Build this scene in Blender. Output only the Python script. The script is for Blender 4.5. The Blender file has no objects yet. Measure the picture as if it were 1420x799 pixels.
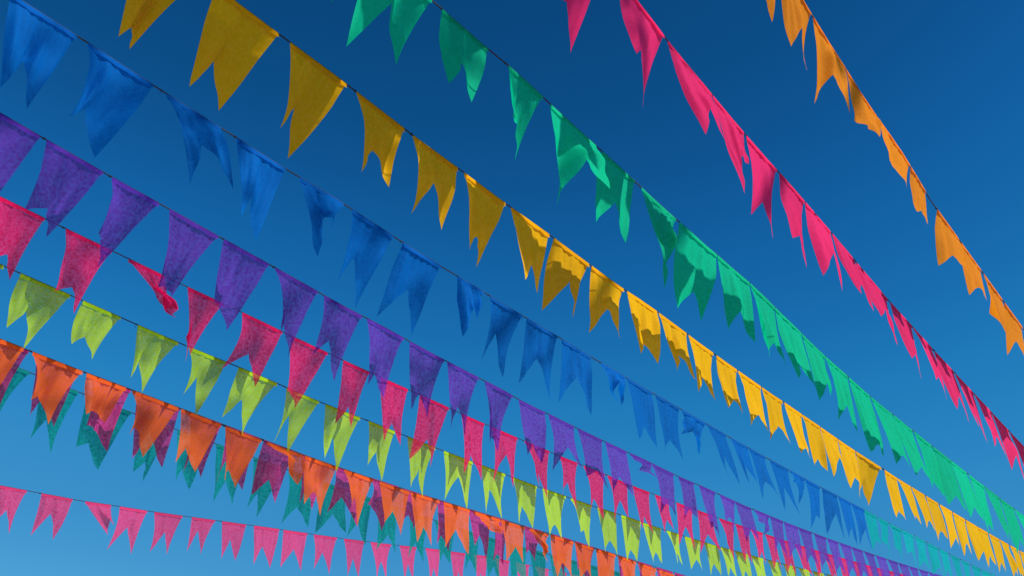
import bpy, bmesh, math, random
from mathutils import Vector, Matrix, noise

CAM_RIGHT = [0.999992, -0.001695, 0.003502]
CAM_UP = [-0.003891, -0.435532, 0.900165]
CAM_FWD = [0.0, 0.900172, 0.435535]
LENS = 36.773
# pennant rows in metres: azimuth of the row, distance left of the viewer, the cord as (along, height), and per pennant
# (left end, right end, then along/out/height of left point, notch, right point), all in the row's own upright plane
ROWS = {
 'yellow': dict(az=39.67, off=2.148, first=7, seen=23,
  cord='-1.216,2.392 -1.094,2.375 -.972,2.359 -.85,2.342 -.728,2.326 -.606,2.31 -.484,2.294 -.362,2.278 -.24,2.263 -.118,2.248 0.004,2.232 0.126,2.217 0.248,2.203 0.37,2.188 0.492,2.174 0.614,2.159 0.736,2.145 0.858,2.131 0.98,2.118 1.102,2.104 1.224,2.091 1.346,2.078 1.468,2.066 1.591,2.055 1.713,2.044 1.835,2.03 1.957,2.016 2.079,2.001 2.201,1.991 2.323,1.981 2.445,1.969 2.567,1.958 2.689,1.95 2.811,1.941 2.933,1.929 3.055,1.918 3.177,1.907 3.299,1.897 3.421,1.894 3.543,1.887 3.665,1.876 3.787,1.865 3.909,1.852 4.031,1.843 4.153,1.833 4.275,1.825 4.397,1.817 4.519,1.809 4.641,1.801 4.763,1.796 4.885,1.789 5.007,1.782 5.129,1.776 5.251,1.767 5.373,1.76 5.495,1.752 5.617,1.746 5.739,1.742 5.861,1.737 5.983,1.732 6.105,1.726 6.227,1.721 6.349,1.717 6.471,1.715 6.593,1.712 6.715,1.708 6.837,1.705 6.959,1.702 7.081,1.7 7.203,1.697 7.325,1.695 7.448,1.693 7.57,1.691 7.692,1.689 7.814,1.688 7.936,1.686 8.058,1.685 8.18,1.684 8.302,1.683 8.424,1.683 8.546,1.683 8.668,1.682 8.79,1.682 8.912,1.682 9.034,1.683 9.156,1.683 9.278,1.684 9.4,1.685 9.522,1.686 9.644,1.687 9.766,1.688 9.888,1.69 10.01,1.692 10.132,1.694 10.254,1.696 10.376,1.698 10.498,1.7 10.62,1.703',
  flags='''-.716 -.492 -.69 -.02 2.025 -.614 -.043 2.144 -.6 -.071 1.996
-.47 -.267 -.468 -.001 1.982 -.399 -.05 2.127 -.368 -.045 1.977
-.225 -.009 -.2 -.039 1.964 -.156 -.037 2.081 -.141 -.083 1.936
0.021 0.246 0.037 -.012 1.928 0.095 -.043 2.039 0.121 -.076 1.896
0.266 0.486 0.289 -.012 1.895 0.355 -.026 2.004 0.375 -.093 1.877
0.512 0.735 0.513 -.025 1.888 0.6 -.062 1.99 0.613 -.088 1.845
0.757 0.986 0.758 -.015 1.848 0.859 -.036 1.957 0.868 -.069 1.838
1.003 1.204 1.019 -.04 1.782 1.077 -.089 1.879 1.068 -.08 1.788
1.251 1.48 1.25 -.042 1.764 1.326 -.056 1.904 1.372 -.079 1.761
1.525 1.756 1.544 -.006 1.766 1.608 -.038 1.888 1.641 -.09 1.744
1.8 2.018 1.838 0.014 1.742 1.888 -.002 1.854 1.971 -.011 1.757
2.06 2.285 2.074 -.011 1.704 2.158 0.012 1.855 2.236 -.028 1.72
2.319 2.546 2.356 0.017 1.685 2.426 -.027 1.778 2.479 -.055 1.69
2.58 2.81 2.616 0.016 1.657 2.689 -.013 1.768 2.762 -.038 1.676
2.842 3.07 2.825 -.05 1.637 2.947 -.002 1.792 3.011 -.042 1.669
3.089 3.314 3.082 -.033 1.623 3.188 -.002 1.758 3.282 -.001 1.659
3.341 3.569 3.375 0.036 1.616 3.454 0.011 1.7 3.555 0.017 1.636
3.585 3.811 3.62 0.045 1.607 3.685 0.02 1.709 3.798 0.029 1.627
3.829 4.044 3.85 0.027 1.586 3.932 0.017 1.683 4.023 0.005 1.596
4.077 4.267 4.098 0.038 1.581 4.175 0.021 1.641 4.249 0.02 1.594
4.28 4.505 4.3 0.022 1.548 4.393 0.011 1.628 4.49 0.015 1.566
4.517 4.732 4.529 0.011 1.54 4.624 0.023 1.634 4.719 0.025 1.558
4.756 4.951 4.782 0.04 1.522 4.867 0.029 1.574 4.938 0.019 1.54
4.959 5.164 4.979 0.022 1.504 5.067 0.006 1.569 5.151 0.012 1.521
5.172 5.387 5.19 0.019 1.494 5.276 0.034 1.62 5.376 0.019 1.51
5.397 5.613 5.418 0.034 1.485 5.509 0.032 1.569 5.595 0.022 1.524
5.625 5.981 5.627 -.021 1.469 5.789 -.045 1.597 5.925 -.085 1.505
6.033 6.221 6.05 0.018 1.446 6.133 0.004 1.51 6.21 0.01 1.46
6.229 6.439 6.256 0.065 1.46 6.339 0.039 1.514 6.433 0.041 1.474
6.449 6.667 6.468 0.039 1.455 6.562 0.033 1.521 6.657 0.031 1.472
6.695 6.909 6.716 0.028 1.425 6.817 0.014 1.507 6.883 0.034 1.461
6.941 7.166 6.945 0.032 1.417 7.042 0.041 1.501 7.151 0.02 1.454
7.186 7.409 7.22 0.019 1.41 7.28 0.029 1.505 7.401 0.014 1.45
7.432 7.662 7.443 0.029 1.414 7.552 0.059 1.509 7.632 0.045 1.454
7.677 7.893 7.706 0.027 1.408 7.782 0.018 1.502 7.895 0.016 1.452
7.923 8.153 7.926 0.03 1.408 8.029 0.018 1.498 8.147 0.013 1.446
8.168 8.37 8.19 0.039 1.414 8.279 0.058 1.503 8.361 0.03 1.435
8.414 8.629 8.441 0.035 1.423 8.526 0.012 1.515 8.631 0.006 1.457
8.659 8.877 8.655 0.021 1.402 8.792 0.021 1.493 8.863 0.015 1.434
8.905 9.106 8.935 0.035 1.398 8.996 0.034 1.489 9.087 -.003 1.463
9.15 9.37 9.156 0.039 1.421 9.236 0.025 1.493 9.367 0.019 1.443
9.396 9.597 9.436 0.057 1.404 9.489 0.07 1.489 9.579 0.021 1.452
9.641 9.858 9.664 0.014 1.417 9.757 0.059 1.501 9.831 0.006 1.465
9.887 10.12 9.879 0.018 1.415 10.022 0.018 1.511 10.119 0.011 1.452'''),
 'green': dict(az=41.07, off=1.886, first=7, seen=15,
  cord='-.781,2.654 -.66,2.634 -.538,2.613 -.416,2.593 -.294,2.572 -.172,2.553 -.05,2.533 0.071,2.513 0.193,2.494 0.315,2.474 0.437,2.455 0.559,2.436 0.681,2.417 0.802,2.398 0.924,2.379 1.046,2.361 1.168,2.342 1.29,2.324 1.412,2.305 1.533,2.288 1.655,2.271 1.777,2.254 1.899,2.239 2.021,2.224 2.143,2.215 2.264,2.198 2.386,2.175 2.508,2.156 2.63,2.138 2.752,2.12 2.874,2.1 2.995,2.079 3.117,2.061 3.239,2.045 3.361,2.027 3.483,2.014 3.605,1.998 3.726,1.985 3.848,1.964 3.97,1.938 4.092,1.916 4.214,1.89 4.336,1.867 4.457,1.847 4.579,1.831 4.701,1.814 4.823,1.795 4.945,1.781 5.067,1.768 5.188,1.759 5.31,1.746 5.432,1.735 5.554,1.724 5.676,1.713 5.798,1.703 5.919,1.692 6.041,1.682 6.163,1.672 6.285,1.662 6.407,1.652 6.529,1.643 6.65,1.635 6.772,1.626 6.894,1.617 7.016,1.609 7.138,1.601 7.26,1.593 7.381,1.585 7.503,1.577 7.625,1.57 7.747,1.563 7.869,1.556 7.991,1.549 8.112,1.542 8.234,1.535 8.356,1.529 8.478,1.523 8.6,1.517 8.722,1.511 8.843,1.505 8.965,1.5',
  flags='''-.281 -.048 -.28 -.038 2.293 -.175 -.02 2.388 -.109 -.034 2.254
-.025 0.202 -.036 -.02 2.238 0.066 -.01 2.362 0.131 -.057 2.229
0.232 0.456 0.226 -.024 2.189 0.321 -.014 2.313 0.405 -.019 2.19
0.489 0.708 0.498 -.015 2.159 0.577 -.036 2.263 0.654 -.03 2.128
0.745 0.973 0.751 -.023 2.101 0.836 -.026 2.237 0.917 -.036 2.09
1.002 1.22 0.993 -.002 2.085 1.09 -.002 2.169 1.16 -.02 2.035
1.259 1.482 1.272 -.008 2.037 1.365 -.02 2.151 1.41 -.032 2.019
1.515 1.771 1.507 -.076 1.943 1.609 -.018 2.134 1.69 -.052 1.979
1.82 2.036 1.838 0.002 1.957 1.906 0.01 2.08 1.974 -.014 1.976
2.141 2.321 2.121 0.022 1.983 2.212 -.035 2.019 2.241 -.073 1.912
2.364 2.627 2.424 -.02 1.805 2.497 0.048 1.998 2.611 0.064 1.922
2.663 2.867 2.656 -.033 1.839 2.749 -.019 1.956 2.83 -.032 1.825
2.913 3.147 3.006 0.028 1.691 3.052 0.043 1.868 3.081 0.044 1.904
3.176 3.451 3.2 -.04 1.697 3.326 -.043 1.815 3.411 -.06 1.722
3.456 3.713 3.492 -.004 1.673 3.591 0.002 1.802 3.704 0.001 1.699
3.719 3.929 3.762 0.018 1.647 3.843 0.015 1.743 3.929 0.009 1.651
3.934 4.169 3.981 0.035 1.61 4.065 0.025 1.708 4.166 0.022 1.623
4.175 4.395 4.211 0.031 1.579 4.297 0.042 1.686 4.368 0.015 1.635
4.402 4.626 4.428 0.016 1.544 4.522 0.026 1.647 4.627 0.013 1.521
4.641 4.867 4.694 0.04 1.451 4.792 0.038 1.513 4.877 0.032 1.477
4.882 5.13 4.927 0.045 1.443 5.035 0.047 1.51 5.136 0.04 1.472
5.147 5.38 5.185 0.051 1.44 5.283 0.046 1.507 5.387 0.048 1.453
5.403 5.635 5.46 0.037 1.409 5.537 0.007 1.503 5.635 0.023 1.429
5.66 5.912 5.689 0.024 1.394 5.794 0.028 1.465 5.917 0.037 1.398
5.917 6.138 5.971 0.023 1.375 6.043 0.031 1.447 6.147 0.039 1.383
6.173 6.422 6.24 0.035 1.33 6.302 0.021 1.425 6.417 0.008 1.368
6.43 6.672 6.456 0.066 1.332 6.574 0.047 1.43 6.682 0.028 1.332
6.687 6.92 6.719 0.028 1.296 6.82 0.036 1.403 6.908 0.024 1.345
6.943 7.191 6.993 0.054 1.296 7.1 0.051 1.362 7.192 0.021 1.293
7.2 7.417 7.226 0.014 1.27 7.325 0.031 1.35 7.414 0.021 1.29
7.457 7.681 7.493 0.043 1.256 7.59 0.031 1.337 7.689 0.024 1.278
7.713 7.955 7.722 0.042 1.239 7.868 0.05 1.33 7.959 0.007 1.271
7.97 8.215 8.017 0.04 1.223 8.12 0.033 1.309 8.208 0.022 1.264
8.227 8.465 8.282 0.049 1.214 8.372 0.026 1.303 8.488 0.017 1.234'''),
 'pink': dict(az=40.98, off=1.43, first=6, seen=11,
  cord='-.006,2.921 0.117,2.887 0.24,2.854 0.363,2.821 0.486,2.788 0.609,2.755 0.732,2.723 0.855,2.691 0.978,2.659 1.101,2.629 1.224,2.599 1.347,2.569 1.47,2.539 1.593,2.51 1.716,2.481 1.839,2.451 1.962,2.412 2.085,2.369 2.208,2.329 2.331,2.291 2.454,2.249 2.577,2.219 2.7,2.189 2.823,2.159 2.946,2.132 3.069,2.108 3.192,2.089 3.315,2.064 3.438,2.038 3.561,2.012 3.684,1.985 3.807,1.956 3.93,1.929 4.053,1.901 4.176,1.879 4.299,1.858 4.422,1.836 4.545,1.814 4.668,1.794 4.791,1.774 4.914,1.754 5.037,1.735 5.16,1.716 5.283,1.696 5.406,1.677 5.529,1.658 5.652,1.64 5.775,1.621 5.898,1.603 6.021,1.585 6.144,1.567 6.267,1.55 6.39,1.532 6.513,1.515 6.636,1.498 6.759,1.481 6.882,1.464 7.005,1.447 7.128,1.431 7.251,1.415 7.374,1.399',
  flags='''0.494 0.696 0.544 0.02 2.478 0.589 -.014 2.56 0.654 -.034 2.439
0.727 0.942 0.762 0.038 2.414 0.844 0.011 2.517 0.911 -.044 2.375
0.96 1.162 1.002 0.027 2.336 1.067 0.002 2.436 1.119 -.017 2.32
1.192 1.381 1.225 0.038 2.298 1.302 -.035 2.393 1.329 -.024 2.257
1.425 1.63 1.461 0.031 2.244 1.545 -.014 2.334 1.581 -.011 2.229
1.658 1.875 1.701 0.005 2.195 1.769 -.038 2.299 1.84 -.02 2.161
1.891 2.09 1.874 -.084 2.123 2.002 -.099 2.189 2.041 -.128 2.029
2.158 2.404 2.197 0.02 2.049 2.277 -.017 2.127 2.357 -.076 1.976
2.427 2.692 2.519 0.046 1.9 2.566 0.04 2.035 2.667 0.044 1.963
2.701 2.904 2.79 0.034 1.813 2.803 0.034 1.986 2.843 0.033 1.959
2.925 3.141 2.946 -.016 1.825 3.04 -.018 1.918 3.123 -.027 1.808
3.163 3.352 3.18 0.016 1.816 3.269 0 1.871 3.339 -.019 1.766
3.361 3.56 3.393 0.014 1.743 3.463 0.038 1.863 3.554 0.018 1.738
3.579 3.763 3.611 0.064 1.732 3.666 0.044 1.818 3.758 0.047 1.715
3.783 4.066 3.802 0.056 1.706 3.915 0.042 1.778 4.042 0.02 1.669
4.1 4.313 4.12 0.049 1.628 4.213 0.04 1.688 4.301 0.014 1.593
4.327 4.518 4.346 0.053 1.596 4.431 0.048 1.646 4.511 0.027 1.553
4.56 4.768 4.601 0.037 1.536 4.681 0.035 1.635 4.761 0.02 1.518
4.793 5.007 4.82 0.058 1.506 4.886 0.029 1.594 5.008 0.026 1.482
5.025 5.243 5.049 0.038 1.471 5.13 0.038 1.546 5.23 0.028 1.443
5.258 5.468 5.294 0.03 1.414 5.375 0.054 1.526 5.468 0.031 1.395
5.491 5.688 5.519 0.036 1.385 5.592 0.045 1.442 5.679 0.022 1.369
5.724 5.941 5.749 0.037 1.363 5.834 0.028 1.437 5.95 -.001 1.317
5.957 6.156 6 0.047 1.324 6.051 0.028 1.382 6.148 0.023 1.282
6.189 6.392 6.2 0.05 1.293 6.308 0.06 1.379 6.398 0.003 1.263
6.422 6.636 6.445 0.051 1.238 6.511 0.051 1.338 6.623 0.013 1.217
6.655 6.874 6.687 0.074 1.225 6.767 0.026 1.314 6.885 0.011 1.204'''),
 'orange_right': dict(az=41.25, off=1.182, first=6, seen=6,
  cord='0.674,3.293 0.798,3.259 0.921,3.226 1.045,3.192 1.169,3.159 1.292,3.126 1.416,3.094 1.54,3.061 1.663,3.029 1.787,2.996 1.911,2.964 2.034,2.933 2.158,2.901 2.282,2.87 2.405,2.838 2.529,2.808 2.653,2.776 2.776,2.732 2.9,2.677 3.023,2.619 3.147,2.567 3.271,2.521 3.394,2.472 3.518,2.433 3.642,2.404 3.765,2.369 3.889,2.317 4.013,2.258 4.136,2.228 4.26,2.198 4.384,2.168 4.507,2.138 4.631,2.109 4.755,2.079 4.878,2.05 5.002,2.021 5.126,1.992 5.249,1.962 5.373,1.933 5.496,1.905 5.62,1.876 5.744,1.848 5.867,1.82 5.991,1.792 6.115,1.764 6.238,1.736 6.362,1.709 6.486,1.681 6.609,1.654 6.733,1.627',
  flags='''1.174 1.395 1.168 -.007 2.891 1.256 0.003 2.963 1.365 0.029 2.87
1.418 1.622 1.435 -.023 2.831 1.5 -.005 2.894 1.581 -.021 2.793
1.661 1.873 1.674 -.005 2.738 1.768 -.01 2.836 1.837 0.006 2.721
1.904 2.113 1.901 -.035 2.66 2.005 -.022 2.765 2.085 -.02 2.672
2.148 2.356 2.148 -.028 2.621 2.238 -.012 2.71 2.324 0.017 2.596
2.391 2.617 2.388 -.054 2.556 2.501 -.028 2.638 2.545 0.013 2.55
2.635 2.804 2.638 -.019 2.499 2.737 -.035 2.542 2.78 -.028 2.443
2.819 3.025 2.861 -.043 2.374 2.925 -.015 2.486 2.992 -.042 2.346
3.04 3.276 3.077 -.058 2.264 3.147 0.012 2.405 3.243 0.014 2.278
3.283 3.529 3.273 0.007 2.265 3.393 0.009 2.301 3.449 0.029 2.272
3.542 3.827 3.508 0.025 2.23 3.659 -.008 2.241 3.745 -.005 2.189
3.838 3.965 3.818 -.006 2.115 3.886 -.01 2.15 3.901 -.002 2.089
4.082 4.29 4.08 -.043 1.984 4.165 -.006 2.053 4.253 0.025 1.99
4.325 4.536 4.319 -.006 1.925 4.402 0.02 1.986 4.473 0.019 1.942
4.569 4.778 4.558 0.031 1.86 4.637 -.018 1.955 4.737 0.007 1.875
4.812 5.026 4.805 -.035 1.805 4.894 -.01 1.894 4.984 -.003 1.805
5.056 5.26 5.063 -.031 1.745 5.167 0.002 1.813 5.204 -.033 1.741
5.299 5.533 5.295 -.024 1.68 5.403 -.01 1.756 5.475 0.005 1.701
5.542 5.771 5.532 0.004 1.615 5.637 -.014 1.706 5.719 -.016 1.634
5.786 6.009 5.761 -.041 1.581 5.865 -.003 1.656 5.971 -.006 1.571
6.029 6.233 6.019 -.03 1.531 6.108 0.016 1.602 6.179 0.002 1.539'''),
 'blue': dict(az=39.59, off=2.77, first=7, seen=27,
  cord='-1.144,2.42 -1.022,2.405 -.9,2.391 -.778,2.377 -.656,2.363 -.534,2.349 -.412,2.336 -.29,2.322 -.168,2.309 -.046,2.296 0.076,2.283 0.198,2.27 0.32,2.258 0.442,2.245 0.564,2.233 0.686,2.222 0.808,2.21 0.93,2.199 1.052,2.187 1.174,2.176 1.296,2.164 1.418,2.151 1.54,2.139 1.662,2.129 1.784,2.119 1.905,2.107 2.027,2.097 2.149,2.092 2.271,2.084 2.393,2.071 2.515,2.059 2.637,2.046 2.759,2.036 2.881,2.026 3.003,2.019 3.125,2.011 3.247,2.001 3.369,1.993 3.491,1.986 3.613,1.979 3.735,1.971 3.857,1.962 3.979,1.954 4.101,1.947 4.223,1.941 4.345,1.933 4.467,1.926 4.589,1.922 4.711,1.917 4.833,1.911 4.955,1.905 5.076,1.899 5.198,1.894 5.32,1.887 5.442,1.881 5.564,1.877 5.686,1.872 5.808,1.867 5.93,1.864 6.052,1.86 6.174,1.857 6.296,1.853 6.418,1.848 6.54,1.844 6.662,1.843 6.784,1.841 6.906,1.839 7.028,1.835 7.15,1.833 7.272,1.831 7.394,1.827 7.516,1.823 7.638,1.819 7.76,1.817 7.882,1.814 8.004,1.813 8.126,1.812 8.247,1.811 8.369,1.808 8.491,1.806 8.613,1.804 8.735,1.802 8.857,1.8 8.979,1.798 9.101,1.796 9.223,1.795 9.345,1.794 9.467,1.793 9.589,1.792 9.711,1.792 9.833,1.792 9.955,1.792 10.077,1.792 10.199,1.792 10.321,1.793 10.443,1.793 10.565,1.794 10.687,1.795 10.809,1.796 10.931,1.798 11.053,1.799 11.175,1.801 11.297,1.803 11.418,1.805 11.54,1.807 11.662,1.81 11.784,1.812 11.906,1.815 12.028,1.818 12.15,1.821',
  flags='''-.644 -.416 -.596 0.007 2.055 -.536 -.029 2.196 -.478 -.075 1.994
-.38 -.142 -.311 -.004 2.021 -.298 -.023 2.171 -.205 -.057 2.002
-.116 0.118 -.051 0.001 1.975 -.005 -.033 2.152 0.057 -.056 1.957
0.147 0.38 0.218 0.034 1.959 0.247 -.025 2.108 0.308 -.057 1.938
0.411 0.644 0.479 0.003 1.92 0.519 -.004 2.084 0.563 -.062 1.907
0.674 0.894 0.717 0.014 1.906 0.775 -.003 2.064 0.814 -.072 1.901
0.938 1.16 0.985 -.01 1.88 1.041 -.027 2.024 1.086 -.042 1.874
1.202 1.445 1.204 -.003 1.894 1.265 -.051 1.977 1.335 -.07 1.834
1.498 1.724 1.617 0.039 1.823 1.624 0.063 1.977 1.775 0.06 1.873
1.795 2.018 1.853 0.005 1.795 1.894 -.027 1.923 1.961 -.058 1.776
2.087 2.31 2.182 0.045 1.782 2.186 0.052 1.946 2.242 0.047 1.935
2.357 2.586 2.347 -.044 1.751 2.435 -.059 1.909 2.502 -.092 1.726
2.644 2.867 2.596 -.083 1.715 2.735 -.058 1.882 2.799 -.084 1.702
2.977 3.149 3.006 0.02 1.739 3.052 0.049 1.892 3.093 0.031 1.853
3.198 3.424 3.175 -.058 1.69 3.279 -.054 1.86 3.362 -.079 1.68
3.456 3.687 3.438 -.058 1.667 3.558 -.035 1.821 3.665 -.039 1.656
3.727 3.958 3.727 -.037 1.652 3.837 -.004 1.811 3.95 -.014 1.646
4.051 4.263 4.074 0.056 1.727 4.132 0.049 1.851 4.213 0.012 1.771
4.282 4.514 4.321 0.018 1.611 4.41 0 1.707 4.512 -.005 1.613
4.556 4.79 4.589 0.016 1.604 4.679 -.002 1.704 4.788 0 1.61
4.82 5.076 4.791 0.015 1.761 4.921 0.005 1.812 5.02 -.03 1.706
5.093 5.298 5.146 0.07 1.597 5.188 0.036 1.724 5.32 0.046 1.584
5.365 5.567 5.408 0.071 1.611 5.442 0.025 1.751 5.562 0.039 1.645
5.585 5.786 5.62 0.033 1.563 5.687 0.035 1.685 5.798 0.06 1.608
5.853 6.096 5.891 0.04 1.55 5.963 0.023 1.71 6.107 0.036 1.561
6.116 6.332 6.086 0.033 1.767 6.195 0.012 1.784 6.286 -.021 1.673
6.342 6.557 6.361 -.005 1.527 6.46 0.002 1.633 6.528 -.011 1.623
6.601 6.829 6.61 -.02 1.536 6.714 0.015 1.688 6.829 0.014 1.54
6.852 7.054 6.876 0.031 1.556 6.96 0.029 1.649 7.053 0.007 1.526
7.065 7.278 7.079 0.004 1.545 7.174 0.031 1.677 7.278 0.018 1.531
7.289 7.508 7.307 0.012 1.537 7.401 0.009 1.633 7.488 0.014 1.617
7.521 7.722 7.511 0.009 1.647 7.627 0.014 1.635 7.704 -.013 1.552
7.749 7.974 7.739 0.01 1.649 7.858 -.004 1.644 7.95 -.019 1.57
7.988 8.225 7.984 0.016 1.63 8.101 0.01 1.66 8.208 -.002 1.565
8.251 8.468 8.239 0.004 1.566 8.352 0.019 1.633 8.451 0.027 1.547
8.515 8.752 8.536 -.003 1.556 8.652 0.018 1.632 8.744 0.017 1.542
8.778 8.984 8.771 0.014 1.57 8.879 0.023 1.652 8.954 0.016 1.552
9.042 9.264 9.039 0.03 1.571 9.155 0.009 1.622 9.26 0.017 1.563
9.306 9.511 9.32 0.007 1.569 9.414 0.006 1.604 9.487 0.008 1.553
9.569 9.804 9.561 0.006 1.56 9.689 0.015 1.623 9.79 -.006 1.517
9.833 10.062 9.818 0.01 1.561 9.934 0.011 1.611 10.067 0.009 1.517
10.096 10.311 10.106 0.008 1.554 10.213 0.021 1.618 10.282 -.002 1.52
10.36 10.587 10.357 -.005 1.554 10.504 0.018 1.606 10.542 -.01 1.523
10.623 10.837 10.636 0.003 1.564 10.768 0.014 1.618 10.823 -.003 1.531
10.887 11.121 10.904 0.006 1.548 10.989 -.004 1.62 11.108 0.008 1.555
11.151 11.384 11.164 0.014 1.573 11.246 0.029 1.609 11.352 0.013 1.544
11.414 11.65 11.421 -.004 1.572 11.529 0.034 1.646 11.642 -.003 1.554'''),
 'purple': dict(az=38.9, off=3.182, first=8, seen=27,
  cord='-.952,2.308 -.831,2.293 -.71,2.278 -.588,2.263 -.467,2.248 -.346,2.233 -.224,2.219 -.103,2.205 0.018,2.191 0.14,2.177 0.261,2.163 0.383,2.149 0.504,2.136 0.625,2.123 0.747,2.109 0.868,2.096 0.989,2.083 1.111,2.07 1.232,2.058 1.353,2.045 1.475,2.033 1.596,2.021 1.718,2.01 1.839,2 1.96,1.99 2.082,1.979 2.203,1.969 2.324,1.959 2.446,1.948 2.567,1.937 2.688,1.925 2.81,1.915 2.931,1.909 3.053,1.901 3.174,1.891 3.295,1.881 3.417,1.873 3.538,1.866 3.659,1.859 3.781,1.853 3.902,1.845 4.023,1.833 4.145,1.826 4.266,1.824 4.388,1.818 4.509,1.813 4.63,1.809 4.752,1.805 4.873,1.801 4.994,1.797 5.116,1.796 5.237,1.793 5.358,1.787 5.48,1.783 5.601,1.778 5.722,1.777 5.844,1.778 5.965,1.776 6.087,1.773 6.208,1.771 6.329,1.769 6.451,1.766 6.572,1.766 6.693,1.768 6.815,1.768 6.936,1.768 7.057,1.768 7.179,1.769 7.3,1.771 7.422,1.773 7.543,1.776 7.664,1.777 7.786,1.779 7.907,1.782 8.028,1.785 8.15,1.789 8.271,1.793 8.392,1.796 8.514,1.8 8.635,1.803 8.757,1.807 8.878,1.811 8.999,1.816 9.121,1.82 9.242,1.825 9.363,1.829 9.485,1.835 9.606,1.84 9.727,1.845 9.849,1.851 9.97,1.857 10.092,1.863 10.213,1.869 10.334,1.875 10.456,1.882 10.577,1.888 10.698,1.895 10.82,1.902 10.941,1.909 11.062,1.917 11.184,1.924 11.305,1.932 11.426,1.94 11.548,1.948 11.669,1.956 11.791,1.965 11.912,1.974 12.033,1.982 12.155,1.991 12.276,2.001 12.397,2.01 12.519,2.019 12.64,2.029',
  flags='''-.452 -.216 -.463 -.001 1.961 -.378 -.101 2.041 -.318 -.07 1.904
-.194 0.047 -.205 0.008 1.922 -.103 -.058 2.011 -.053 -.052 1.876
0.065 0.309 0.067 -.002 1.896 0.147 -.064 1.974 0.206 -.053 1.86
0.324 0.532 0.313 0.008 1.861 0.397 -.052 1.953 0.429 -.053 1.838
0.583 0.812 0.595 -.009 1.843 0.666 -.052 1.924 0.732 -.078 1.786
0.842 1.052 0.832 -.006 1.807 0.93 -.044 1.895 0.944 -.069 1.775
1.101 1.334 1.084 -.017 1.801 1.193 -.084 1.877 1.244 -.087 1.713
1.36 1.581 1.347 -.016 1.766 1.446 -.068 1.829 1.451 -.056 1.714
1.619 1.819 1.602 0.006 1.773 1.664 -.065 1.809 1.67 -.085 1.694
1.868 2.094 1.88 -.019 1.679 1.95 -.093 1.722 1.975 -.073 1.686
2.122 2.349 2.119 -.004 1.704 2.201 -.079 1.734 2.242 -.083 1.643
2.383 2.617 2.437 0.03 1.666 2.487 -.021 1.755 2.557 -.053 1.625
2.655 2.878 2.633 -.03 1.64 2.734 -.053 1.752 2.808 -.07 1.593
2.913 3.145 2.941 0 1.599 3.012 -.046 1.695 3.091 -.053 1.593
3.188 3.423 3.211 -.01 1.562 3.298 -.045 1.668 3.369 -.056 1.57
3.449 3.679 3.476 -.007 1.538 3.557 -.025 1.678 3.644 -.041 1.552
3.729 3.947 3.751 -.003 1.542 3.834 -.056 1.606 3.897 -.06 1.537
4.001 4.222 4.037 0.027 1.539 4.113 -.003 1.623 4.203 -.013 1.539
4.254 4.483 4.274 -.001 1.514 4.376 0.035 1.661 4.486 0.034 1.564
4.523 4.754 4.548 0.027 1.543 4.646 0.013 1.595 4.759 0.019 1.517
4.79 5.005 4.823 0.023 1.502 4.893 0.016 1.621 5.014 0.034 1.527
5.044 5.28 5.038 0.072 1.698 5.129 0.04 1.716 5.233 0.033 1.688
5.288 5.529 5.318 0.022 1.487 5.417 0.012 1.573 5.521 0.011 1.519
5.589 5.775 5.605 0.016 1.508 5.684 0.017 1.59 5.764 0.023 1.546
5.848 6.053 5.883 0.049 1.505 5.97 0.029 1.533 6.056 0.012 1.468
6.12 6.328 6.123 0.034 1.588 6.216 0.021 1.64 6.299 -.006 1.555
6.337 6.555 6.361 0.035 1.499 6.447 0.038 1.599 6.551 0.037 1.535
6.597 6.838 6.58 0.049 1.685 6.713 0.045 1.666 6.784 -.021 1.633
6.849 7.043 6.856 0.006 1.512 6.938 0.003 1.601 7.041 0.024 1.499
7.066 7.293 7.075 0.009 1.512 7.181 0.02 1.599 7.284 0.019 1.528
7.305 7.531 7.323 0.026 1.508 7.419 0.02 1.586 7.527 0.025 1.518
7.581 7.791 7.601 0.031 1.513 7.688 0.026 1.591 7.788 0.03 1.525
7.818 8.024 7.837 0.031 1.516 7.924 0.028 1.595 8.021 0.03 1.533
8.051 8.282 8.07 0.031 1.523 8.171 0.03 1.605 8.277 0.024 1.537
8.295 8.519 8.315 0.038 1.536 8.408 0.03 1.618 8.515 0.03 1.548
8.554 8.763 8.579 0.032 1.55 8.662 0.016 1.624 8.752 0.031 1.537
8.813 9.032 8.839 0.022 1.546 8.931 0.028 1.645 9.025 0.026 1.562
9.072 9.305 9.073 0.039 1.552 9.207 0.026 1.635 9.313 0.032 1.59
9.33 9.569 9.355 0.041 1.571 9.466 0.042 1.648 9.559 0.042 1.586
9.589 9.801 9.625 0.035 1.567 9.695 0.039 1.656 9.812 0.029 1.598
9.848 10.079 9.867 0.048 1.585 9.963 0.017 1.679 10.058 0.02 1.619
10.107 10.351 10.124 0.046 1.581 10.241 0.032 1.672 10.326 0.021 1.626
10.366 10.576 10.387 0.043 1.621 10.457 0.022 1.692 10.585 0.022 1.646
10.625 10.833 10.673 0.031 1.628 10.73 0.03 1.736 10.824 0.016 1.649
10.884 11.122 10.892 0.043 1.651 11.003 0.024 1.72 11.116 0.017 1.68
11.143 11.367 11.159 0.031 1.64 11.251 0.032 1.746 11.365 0.04 1.684
11.401 11.619 11.44 0.005 1.664 11.504 0.017 1.752 11.613 0.018 1.7
11.66 11.883 11.68 0.033 1.683 11.76 0.023 1.787 11.884 0.043 1.728
11.919 12.14 11.929 0.049 1.719 12.056 0.035 1.799 12.135 0.03 1.721'''),
 'crimson': dict(az=39.55, off=3.983, first=8, seen=22,
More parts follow.
